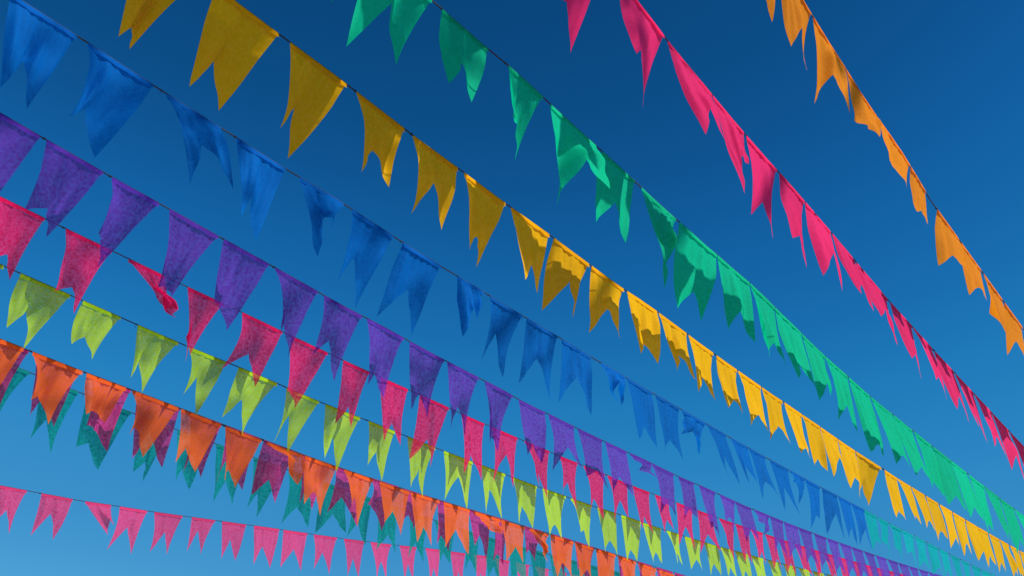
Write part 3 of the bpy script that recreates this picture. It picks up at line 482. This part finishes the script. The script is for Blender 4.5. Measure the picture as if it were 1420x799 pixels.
# ------------------------------------------------------------------ materials
def fabric(name, rgb, thin=.5, see=.12, mottle=.35, rough=.9):
    """thin spun-bonded fabric: part diffuse, part translucent, a little see-through"""
    m = bpy.data.materials.new(name); m.use_nodes = True
    nt = m.node_tree; N = nt.nodes; N.clear(); K = nt.links.new
    out = N.new('ShaderNodeOutputMaterial')
    tc = N.new('ShaderNodeTexCoord')
    info = N.new('ShaderNodeObjectInfo')
    off = N.new('ShaderNodeVectorMath'); off.operation = 'MULTIPLY_ADD'
    K(info.outputs['Random'], off.inputs[0]); off.inputs[1].default_value = (37, 19, 53)
    K(tc.outputs['Object'], off.inputs[2])
    n1 = N.new('ShaderNodeTexNoise'); n1.inputs['Scale'].default_value = 75; n1.inputs['Detail'].default_value = 3
    n1.inputs['Roughness'].default_value = .6
    K(off.outputs[0], n1.inputs['Vector'])
    n2 = N.new('ShaderNodeTexNoise'); n2.inputs['Scale'].default_value = 330; n2.inputs['Detail'].default_value = 2
    K(off.outputs[0], n2.inputs['Vector'])
    mx = N.new('ShaderNodeMath'); mx.operation = 'MULTIPLY_ADD'
    K(n2.outputs['Fac'], mx.inputs[0]); mx.inputs[1].default_value = .35; K(n1.outputs['Fac'], mx.inputs[2])
    rp = N.new('ShaderNodeMapRange'); rp.inputs['From Min'].default_value = .5; rp.inputs['From Max'].default_value = .86
    rp.inputs['To Min'].default_value = 1 - mottle; rp.inputs['To Max'].default_value = 1 + mottle * .9
    K(mx.outputs[0], rp.inputs['Value'])
    vr = N.new('ShaderNodeMapRange'); vr.inputs['To Min'].default_value = .84; vr.inputs['To Max'].default_value = 1.08
    K(info.outputs['Random'], vr.inputs['Value'])
    mu = N.new('ShaderNodeMath'); mu.operation = 'MULTIPLY'
    K(rp.outputs[0], mu.inputs[0]); K(vr.outputs[0], mu.inputs[1])
    sc_ = N.new('ShaderNodeVectorMath'); sc_.operation = 'SCALE'; sc_.inputs[0].default_value = rgb
    K(mu.outputs[0], sc_.inputs['Scale'])
    bmp = N.new('ShaderNodeBump'); bmp.inputs['Strength'].default_value = .25; bmp.inputs['Distance'].default_value = .002
    K(mx.outputs[0], bmp.inputs['Height'])
    df = N.new('ShaderNodeBsdfPrincipled'); df.inputs['Roughness'].default_value = .75
    df.inputs['Specular IOR Level'].default_value = .08
    K(sc_.outputs[0], df.inputs['Base Color']); K(bmp.outputs[0], df.inputs['Normal'])
    tr = N.new('ShaderNodeBsdfTranslucent'); K(sc_.outputs[0], tr.inputs['Color'])
    ms = N.new('ShaderNodeMixShader'); ms.inputs[0].default_value = thin
    K(df.outputs[0], ms.inputs[1]); K(tr.outputs[0], ms.inputs[2])
    tp = N.new('ShaderNodeBsdfTransparent'); tp.inputs['Color'].default_value = (.9, .92, .95, 1)
    hole = N.new('ShaderNodeMapRange'); hole.inputs['From Min'].default_value = .5; hole.inputs['From Max'].default_value = .9
    hole.inputs['To Min'].default_value = see * .25; hole.inputs['To Max'].default_value = see * 2.2
    K(mx.outputs[0], hole.inputs['Value'])
    m2 = N.new('ShaderNodeMixShader'); K(hole.outputs[0], m2.inputs[0])
    K(ms.outputs[0], m2.inputs[1]); K(tp.outputs[0], m2.inputs[2])
    K(m2.outputs[0], out.inputs['Surface'])
    return m

def plain(name, rgb, rough=.7):
    m = bpy.data.materials.new(name); m.use_nodes = True
    nt = m.node_tree; b = nt.nodes['Principled BSDF']; b.inputs['Roughness'].default_value = rough
    n = nt.nodes.new('ShaderNodeTexNoise'); n.inputs['Scale'].default_value = 60
    r = nt.nodes.new('ShaderNodeValToRGB')
    r.color_ramp.elements[0].color = (*[c * .7 for c in rgb], 1); r.color_ramp.elements[1].color = (*[min(1, c * 1.3) for c in rgb], 1)
    nt.links.new(n.outputs['Fac'], r.inputs[0]); nt.links.new(r.outputs[0], b.inputs['Base Color'])
    return m

M = dict(
    yellow=fabric('yellow_fabric', (1.0, .525, .0), see=.015, mottle=.07),
    green=fabric('green_fabric', (.0, .64, .33), see=.06, mottle=.12),
    pink=fabric('pink_fabric', (1.0, .03, .19), see=.02, mottle=.08),
    orange_right=fabric('amber_fabric', (.97, .30, .008), see=.015, mottle=.08),
    blue=fabric('blue_fabric', (.0, .165, .62), see=.1, mottle=.12),
    cyan=fabric('turquoise_fabric', (.0, .50, .52), mottle=.12),
    purple=fabric('purple_fabric', (.16, .045, .56), see=.18, mottle=.22),
    crimson=fabric('crimson_fabric', (.88, .004, .13), see=.16, mottle=.24),
    lime=fabric('lime_fabric', (.50, .82, .01), see=.12, mottle=.12),
    orange=fabric('orange_fabric', (.97, .17, .025), see=.14, mottle=.12),
    magenta=fabric('magenta_fabric', (.6, .03, .28), mottle=.25),
    teal=fabric('teal_fabric', (.0, .3, .28), mottle=.25),
    pinklow=fabric('rose_fabric', (.85, .06, .24), see=.14, mottle=.15),
)
CORD = plain('dark_cord', (.012, .014, .03))

# ------------------------------------------------------------------ building blocks
def link(name, bm, mat, parent=None, smooth=True):
    me = bpy.data.meshes.new(name); bm.to_mesh(me); bm.free()
    me.materials.append(mat)
    if smooth:
        for p in me.polygons: p.use_smooth = True
    o = bpy.data.objects.new(name, me); col.objects.link(o)
    if parent: o.parent = parent
    return o

def tube(pts, r, sides=6):
    bm = bmesh.new(); prev = None
    for i, p in enumerate(pts):
        a = pts[max(i - 1, 0)]; b = pts[min(i + 1, len(pts) - 1)]
        t = (b - a).normalized(); u = t.cross(Vector((0, 0, 1))).normalized(); v = t.cross(u)
        ring = [bm.verts.new(p + (u * math.cos(k * 2 * math.pi / sides) + v * math.sin(k * 2 * math.pi / sides)) * r) for k in range(sides)]
        if prev:
            for k in range(sides):
                bm.faces.new((prev[k], prev[(k + 1) % sides], ring[(k + 1) % sides], ring[k]))
        else: bm.faces.new(ring[::-1])
        prev = ring
    bm.faces.new(prev)
    return bm

def pennant_mesh(fr, cordz, frame, rnd, crumple=0., seed=0., fold=1., tight=1.):
    """one swallow-tailed pennant hemmed over the cord: a grid for the left half and one for the right half,
    with vertical folds, a rolled edge and a loose bow"""
    d, n, org = frame
    sl, sr = fr[0], fr[1]; sm = (sl + sr) / 2
    W3 = lambda s, o, z: org + d * s + n * o + Vector((0, 0, z + EYE))
    def top(s): return Vector((s, 0, cordz(s) - .002))
    L, Nn, Rr = Vector(fr[2:5]), Vector(fr[5:8]), Vector(fr[8:11])
    nu, nv = 12, 16
    fold *= max(.5, min(1.45, 1.75 - .21 * sl))
    amp = (rnd.uniform(.007, .016) + crumple * .014) * fold
    k1 = rnd.uniform(.9, 2.2); p1 = rnd.uniform(0, 6.28); k2 = rnd.uniform(2.4, 3.6); p2 = rnd.uniform(0, 6.28)
    kp = rnd.uniform(4.5, 7.5)
    crease = rnd.uniform(.25, .75); cw = rnd.uniform(.05, .1); ca = rnd.choice((-1, 1)) * rnd.uniform(.007, .016) * fold; cs = rnd.uniform(-.25, .25)
    slant = rnd.uniform(-1.5, 1.5)
    rollL = rnd.choice((0, 0, .012, .022, -.016)); rollR = rnd.choice((0, 0, 0, .014, .02, -.014))
    bowL, bowR, bowN = rnd.uniform(-.009, .009), rnd.uniform(-.009, .009), rnd.uniform(-.002, .007)
    bowL += tight * (.003 + .0012 * max(0, sl)); bowR -= tight * (.003 + .0012 * max(0, sl))
    curl = rnd.uniform(-.02, .03) * fold; rollL *= fold; rollR *= fold
    bm = bmesh.new()
    def point(h, a, v):      # h half 0/1, a across the half 0..1, v down
        s0, s1 = (sl, sm) if h == 0 else (sm, sr)
        T = top(s0 + (s1 - s0) * a)
        B = L.lerp(Nn, a) if h == 0 else Nn.lerp(Rr, a)
        # swallow tail: straight cut from point to notch
        P = T.lerp(B, v)
        u = (a + h) / 2
        ramp = min(1, v * 1.25) * (1 if v < .8 else 1)
        w = amp * ramp * (1 - .62 * v * v) * (math.sin(6.283 * k1 * u + p1 + slant * v) + .45 * math.sin(6.283 * k2 * u + p2 - slant * v * 1.4))
        w += .0032 * min(1.2, fold) * math.sin(6.283 * kp * u + p2 * 2) * min(1, v * 5) * (1 - v) ** .7
        # rolled outer edges
        if u < .16: w += rollL * ((.16 - u) / .16) ** 1.3 * min(1, v * 3) * (1 - v ** 4)
        if u > .84: w += rollR * ((u - .84) / .16) ** 1.3 * min(1, v * 3) * (1 - v ** 4)
        w += curl * v * v * .6
        w += ca * min(1, v * 2.2) * (1 - .5 * v * v) * max(0, 1 - abs(u - crease - cs * v) / (cw * 1.7))
        q = Vector((seed, v * 1.7 + seed * 1.7, u * 1.8))
        nz = (noise.noise(q) * .013 + noise.noise(q * 2.3) * .003 * (1 - .7 * v)) * ramp * fold
        w += nz + crumple * .05 * fold * ramp * noise.noise(q * 1.5 + Vector((5, 5, 5)))
        P.y += w
        bow = math.sin(v * math.pi)
        P.x += bow * (bowL * max(0, 1 - 2 * u) + bowR * max(0, 2 * u - 1)) + noise.noise(q * 1.3 + Vector((9, 2, 4))) * .004 * ramp
        P.x += crumple * .014 * ramp * noise.noise(q * 1.5)
        if h == 0: e = a
        else: e = 1 - a
        P.z += bowN * math.sin(e * math.pi) * v
        return P
    rows = []
    for j in range(nv + 1):
        v = j / nv; row = []
        for i in range(2 * nu + 1):
            if i < nu: row.append(point(0, i / nu, v))
            elif i == nu: row.append((point(0, 1, v) + point(1, 0, v)) / 2)
            else: row.append(point(1, (i - nu) / nu, v))
        rows.append([bm.verts.new(W3(*P)) for P in row])
    for j in range(nv):
        for i in range(2 * nu):
            bm.faces.new((rows[j][i], rows[j][i + 1], rows[j + 1][i + 1], rows[j + 1][i]))
    # hem folded over the cord and glued down behind
    hemtop, hem = [], []
    for i in range(2 * nu + 1):
        s = sl + (sr - sl) * i / (2 * nu)
        z = cordz(s)
        hemtop.append(bm.verts.new(W3(s, .0005, z + .003)))
        u = i / (2 * nu)
        hem.append((bm.verts.new(W3(s, .0034, z - .002)),
                    bm.verts.new(W3(s, .0046 + .0014 * math.sin(u * 19 + p1), z - .019 - .004 * noise.noise(Vector((s * 30, seed, 1)))))))
    for i in range(2 * nu):
        bm.faces.new((hemtop[i], hemtop[i + 1], rows[0][i + 1], rows[0][i]))
        bm.faces.new((hem[i][0], hem[i + 1][0], hemtop[i + 1], hemtop[i]))
        bm.faces.new((hem[i][1], hem[i + 1][1], hem[i + 1][0], hem[i][0]))
    return bm

# ------------------------------------------------------------------ the rows of bunting
INFO = {
    'yellow': 'golden yellow swallow-tailed pennants on a dark cord, row between the green and the blue bunting',
    'green': 'emerald green swallow-tailed pennants on a dark cord, row above the yellow bunting',
    'pink': 'hot pink twisting pennants on a cord near the upper right corner, above the green bunting',
    'orange_right': 'amber orange wind-folded pennants on the short cord crossing the upper right corner',
    'blue': 'royal blue pennants turning turquoise at the far end, row below the yellow bunting',
    'purple': 'violet purple swallow-tailed pennants, row just below the blue bunting',
    'crimson': 'crimson red pennants hanging half behind the purple bunting',
    'lime': 'lime green swallow-tailed pennants, row between crimson and orange bunting',
    'orange': 'burnt orange pennants in the crowded lower row, directly in front of the magenta bunting',
    'magenta': 'dark magenta pennants showing through right behind the lower orange bunting',
    'teal': 'teal green pennants peeping out behind the orange and magenta bunting',
    'pinklow': 'rose pink small pennants, lowest of all the rows along the bottom edge',
}
ODD = {   # observed pennants that the wind has bunched up: index among the seen ones -> (how much, label)
    'blue': {3: (.5, 'blue pennant folded over at its right half'), 6: (.3, None), 10: (.8, 'crumpled blue pennant knotted on the cord'),
             13: (.9, 'crumpled blue pennant bunched on the cord'), 18: (.7, None)},
    'purple': {13: (1.2, 'dark twisted purple pennant'), 19: (1., None)},
    'orange': {4: (.8, 'thin twisted orange pennant'), 10: (1., 'bright orange pennant flipped up by the wind'), 12: (1., 'bright orange pennant flipped up by the wind')},
    'crimson': {0: (.8, 'red pennant rolled into a curl')},
    'pink': {2: (.3, None), 3: (.4, None), 5: (.3, None), 7: (.4, None), 8: (.4, None)},
    'green': {3: (.5, None), 5: (.5, None)},
    'orange_right': {2: (.3, None), 3: (.3, None)},
    'yellow': {19: (.3, None)},
}
GROUP = 'rows of pennant bunting strung across the sky'
for name, R in ROWS.items():
    th = math.radians(R['az'])
    d = Vector((math.sin(th), math.cos(th), 0)); n = Vector((math.cos(th), -math.sin(th), 0))
    org = n * -R['off']
    cord = [tuple(map(float, c.split(','))) for c in R['cord'].split()]
    def cordz(s, cord=cord):
        if s <= cord[0][0]: return cord[0][1]
        for (a, za), (b, zb) in zip(cord, cord[1:]):
            if s <= b: return za + (zb - za) * (s - a) / (b - a)
        return cord[-1][1]
    root = bpy.data.objects.new('pennant_bunting', None); col.objects.link(root)
    root['label'] = INFO[name]; root['category'] = 'bunting'; root['group'] = GROUP
    base = org + d * cord[0][0]; root.location = base + Vector((0, 0, cord[0][1] + EYE))
    inv = Matrix.Translation(-root.location)
    pts = [org + d * s + Vector((0, 0, cordz(s) + EYE)) for s, z in cord]
    bm = tube(pts, .0025); bm.transform(inv)
    kr = random.Random(len(name) * 13 + 5)
    for line in R['flags'].split('\n'):
        if kr.random() < .45:
            s_k = float(line.split()[0]) - kr.uniform(.004, .02)
            c_ = org + d * s_k + Vector((0, 0, cordz(s_k) + EYE)) - root.location
            kb = bmesh.ops.create_icosphere(bm, subdivisions=1, radius=kr.uniform(.0035, .0055))
            for v_ in kb['verts']: v_.co = Vector((v_.co.x * 1.3, v_.co.y, v_.co.z * kr.uniform(.7, 1.1))) + c_
            if kr.random() < .4:       # a loose end of string
                p0 = c_; p1_ = c_ + Vector((kr.uniform(-.006, .006), kr.uniform(-.006, .006), -kr.uniform(.01, .025)))
                vs = [bm.verts.new(p) for p in (p0 + d * .0009, p0 - d * .0009, p1_ - d * .0007, p1_ + d * .0007)]
                bm.faces.new(vs)
    link('cord', bm, CORD, root)
    rnd = random.Random(sum(map(ord, name)) * 7)
    for i, line in enumerate(R['flags'].split('\n')):
        fr = list(map(float, line.split()))
        k = i - R['first']
        cr, lab = ODD.get(name, {}).get(k, (0, None))
        bm = pennant_mesh(fr, cordz, (d, n, org), rnd, cr, i * 3.7 + len(name), {'pink': .6, 'orange_right': .8}.get(name, 1.),
                          {'green': 0., 'pink': 0., 'orange_right': -.3, 'yellow': .6}.get(name, 1.))
        # each pennant's own origin: the middle of its hem
        o_ = org + d * ((fr[0] + fr[1]) / 2) + Vector((0, 0, cordz((fr[0] + fr[1]) / 2) + EYE))
        bm.transform(Matrix.Translation(-o_))
        mat = M['cyan'] if name == 'blue' and k >= 23 else M[name]
        o = link('pennant', bm, mat, root); o.location = o_ - root.location
        if name == 'blue' and k >= 23: lab = 'turquoise pennant at the far end of the blue row'
        if lab: o['label'] = lab

# ------------------------------------------------------------------ ground, far below the rows
bm = bmesh.new(); bmesh.ops.create_grid(bm, x_segments=8, y_segments=8, size=400)
gm = plain('pale_paving', (.42, .35, .27), .95)
g = link('ground', bm, gm); g['kind'] = 'structure'

# ------------------------------------------------------------------ the tree that dapples the near part of the rows
def leaf_material():
    m = bpy.data.materials.new('leaves'); m.use_nodes = True
    nt = m.node_tree; N = nt.nodes; b = N['Principled BSDF']; b.inputs['Base Color'].default_value = (.05, .1, .02, 1); b.inputs['Roughness'].default_value = .55
    tr = N.new('ShaderNodeBsdfTranslucent'); tr.inputs['Color'].default_value = (.08, .16, .02, 1)
    ms = N.new('ShaderNodeMixShader'); ms.inputs[0].default_value = .3
    nt.links.new(b.outputs[0], ms.inputs[1]); nt.links.new(tr.outputs[0], ms.inputs[2])
    nt.links.new(ms.outputs[0], N['Material Output'].inputs['Surface'])
    return m
rt = random.Random(11)
el, az = math.radians(SUN_EL), math.radians(SUN_AZ)
e1 = Vector((-math.cos(az), math.sin(az), 0)); to_s = Vector((math.sin(az) * math.cos(el), math.cos(az) * math.cos(el), math.sin(el)))
CROWN = e1 * 1.75 + e1.cross(to_s) * -3.2 + to_s * 8
if CROWN.z < 4: CROWN = e1 * 1.75 + e1.cross(to_s) * 3.2 + to_s * 8
CROWN.z += EYE
tree = bpy.data.objects.new('broadleaf_tree', None); col.objects.link(tree)
tree.location = (7.2, -.9, 0)
tree['label'] = 'broad leafy tree beside the viewer dappling the near pennants'; tree['category'] = 'tree'
TL_ = tree.location
bm = bmesh.new(); prev = None
def limb(a, b, r0, r1, bend, segs=7):
    ring0 = None
    for k in range(segs + 1):
        q = k / segs
        p = a.lerp(b, q) + bend * math.sin(q * math.pi); r = r0 + (r1 - r0) * q
        t_ = (b - a).normalized(); u_ = t_.cross(Vector((.3, 1, .1))).normalized(); v_ = t_.cross(u_)
        ring = [bm.verts.new(p + (u_ * math.cos(j * .785) + v_ * math.sin(j * .785)) * r * rt.uniform(.9, 1.1) - TL_) for j in range(8)]
        if ring0:
            for j in range(8): bm.faces.new((ring0[j], ring0[(j + 1) % 8], ring[(j + 1) % 8], ring[j]))
        ring0 = ring
fork = Vector((6.6, -.7, 6.2))
limb(TL_.copy(), fork, .3, .19, Vector((.15, .1, 0)), 10)
clumps = []
e1 = Vector((-math.cos(az), math.sin(az), 0)); toward = Vector((math.sin(az), math.cos(az), 0))
for k in range(112):
    while True:
        a, b, c = rt.uniform(-1, 1), rt.uniform(-1, 1), rt.uniform(-1, 1)
        if a * a + b * b + c * c < 1: break
    clumps.append(CROWN + e1 * a * 3.0 + toward * b * 1.5 + Vector((0, 0, c * 1.1)))
for c in clumps[::9]:
    limb(fork - Vector((0, 0, rt.uniform(0, .8))), c, .09, .015, Vector((rt.uniform(-.3, .3), rt.uniform(-.3, .3), rt.uniform(-.2, .4))), 6)
link('trunk', bm, plain('bark', (.11, .08, .055), .95), tree)
bm = bmesh.new()
for c in clumps:
    for k in range(18):
        p = c + Vector((rt.gauss(0, .2), rt.gauss(0, .2), rt.gauss(0, .15))) - TL_
        a = Vector((rt.gauss(0, 1), rt.gauss(0, 1), rt.gauss(0, .5))).normalized()
        b = a.cross(Vector((rt.gauss(0, 1), rt.gauss(0, 1), rt.gauss(0, 1)))).normalized()
        l, w_ = rt.uniform(.08, .13), rt.uniform(.03, .05)
        n_ = a.cross(b) * .012
        vs = [bm.verts.new(p - a * l * .5), bm.verts.new(p + b * w_ - n_), bm.verts.new(p + a * l * .6), bm.verts.new(p - b * w_ - n_)]
        bm.faces.new((vs[0], vs[1], vs[2])); bm.faces.new((vs[0], vs[2], vs[3]))
link('crown', bm, leaf_material(), tree, smooth=False)

# ------------------------------------------------------------------ light
w = bpy.data.worlds.new('World'); sc.world = w; w.use_nodes = True
nt = w.node_tree; bg = nt.nodes['Background']
sky = nt.nodes.new('ShaderNodeTexSky'); sky.sky_type = 'NISHITA'; sky.sun_disc = False
sky.sun_elevation = math.radians(SUN_EL); sky.sun_rotation = math.radians(SUN_AZ)
sky.air_density = 1.0; sky.dust_density = .5; sky.ozone_density = 3.0; sky.altitude = 3000
# the polarised, deep blue of the photograph: more contrast and less red in the sky's own colour
gm_ = nt.nodes.new('ShaderNodeGamma'); gm_.inputs['Gamma'].default_value = 1.45
tint = nt.nodes.new('ShaderNodeVectorMath'); tint.operation = 'MULTIPLY'; tint.inputs[1].default_value = (.36, .85, .83)
nt.links.new(sky.outputs[0], gm_.inputs['Color']); nt.links.new(gm_.outputs[0], tint.inputs[0])
down = nt.nodes.new('ShaderNodeVectorMath'); down.operation = 'SCALE'; down.inputs['Scale'].default_value = .1
cv = nt.nodes.new('ShaderNodeRGBCurve')
def curve(c, pts):
    for x, y in pts[1:-1]: c.points.new(x, y)
    c.points[0].location = pts[0]; c.points[-1].location = pts[-1]
    for p_, (x, y) in zip(c.points, pts): p_.location = (x, y)
curve(cv.mapping.curves[0], [(0, 0), (.02, .006), (.06, .04), (1, .5)])
curve(cv.mapping.curves[1], [(0, 0), (.085, .071), (.13, .132), (.22, .225), (.4, .29), (1, .5)])
curve(cv.mapping.curves[2], [(0, 0), (.22, .21), (.36, .40), (.55, .53), (.8, .58), (1, .62)])
cv.mapping.update()
up_ = nt.nodes.new('ShaderNodeVectorMath'); up_.operation = 'SCALE'; up_.inputs['Scale'].default_value = 10
nt.links.new(tint.outputs[0], down.inputs[0]); nt.links.new(down.outputs[0], cv.inputs['Color'])
nt.links.new(cv.outputs[0], up_.inputs[0]); nt.links.new(up_.outputs[0], bg.inputs['Color'])
bg.inputs['Strength'].default_value = .1

sd = bpy.data.lights.new('sun', 'SUN'); sd.energy = 5.0; sd.angle = math.radians(.53); sd.color = (1, .94, .84)
so = bpy.data.objects.new('sun', sd); col.objects.link(so)
el, az = math.radians(SUN_EL), math.radians(SUN_AZ)
to_sun = Vector((math.sin(az) * math.cos(el), math.cos(az) * math.cos(el), math.sin(el)))
so.rotation_euler = to_sun.to_track_quat('Z', 'Y').to_euler()
so.location = to_sun * 20

# ------------------------------------------------------------------ camera
cd = bpy.data.cameras.new('camera'); cam = bpy.data.objects.new('camera', cd); col.objects.link(cam)
r, u, f = Vector(CAM_RIGHT), Vector(CAM_UP), -Vector(CAM_FWD)
cam.matrix_world = Matrix(((r.x, u.x, f.x, 0), (r.y, u.y, f.y, 0), (r.z, u.z, f.z, EYE), (0, 0, 0, 1)))
cd.sensor_width = 36; cd.lens = LENS; cd.clip_end = 2000; cd.clip_start = .05
sc.camera = cam

sc.render.engine = 'CYCLES'
sc.cycles.transparent_max_bounces = 24
sc.view_settings.view_transform = 'Standard'; sc.view_settings.look = 'None'
sc.view_settings.exposure = 0; sc.view_settings.gamma = 1
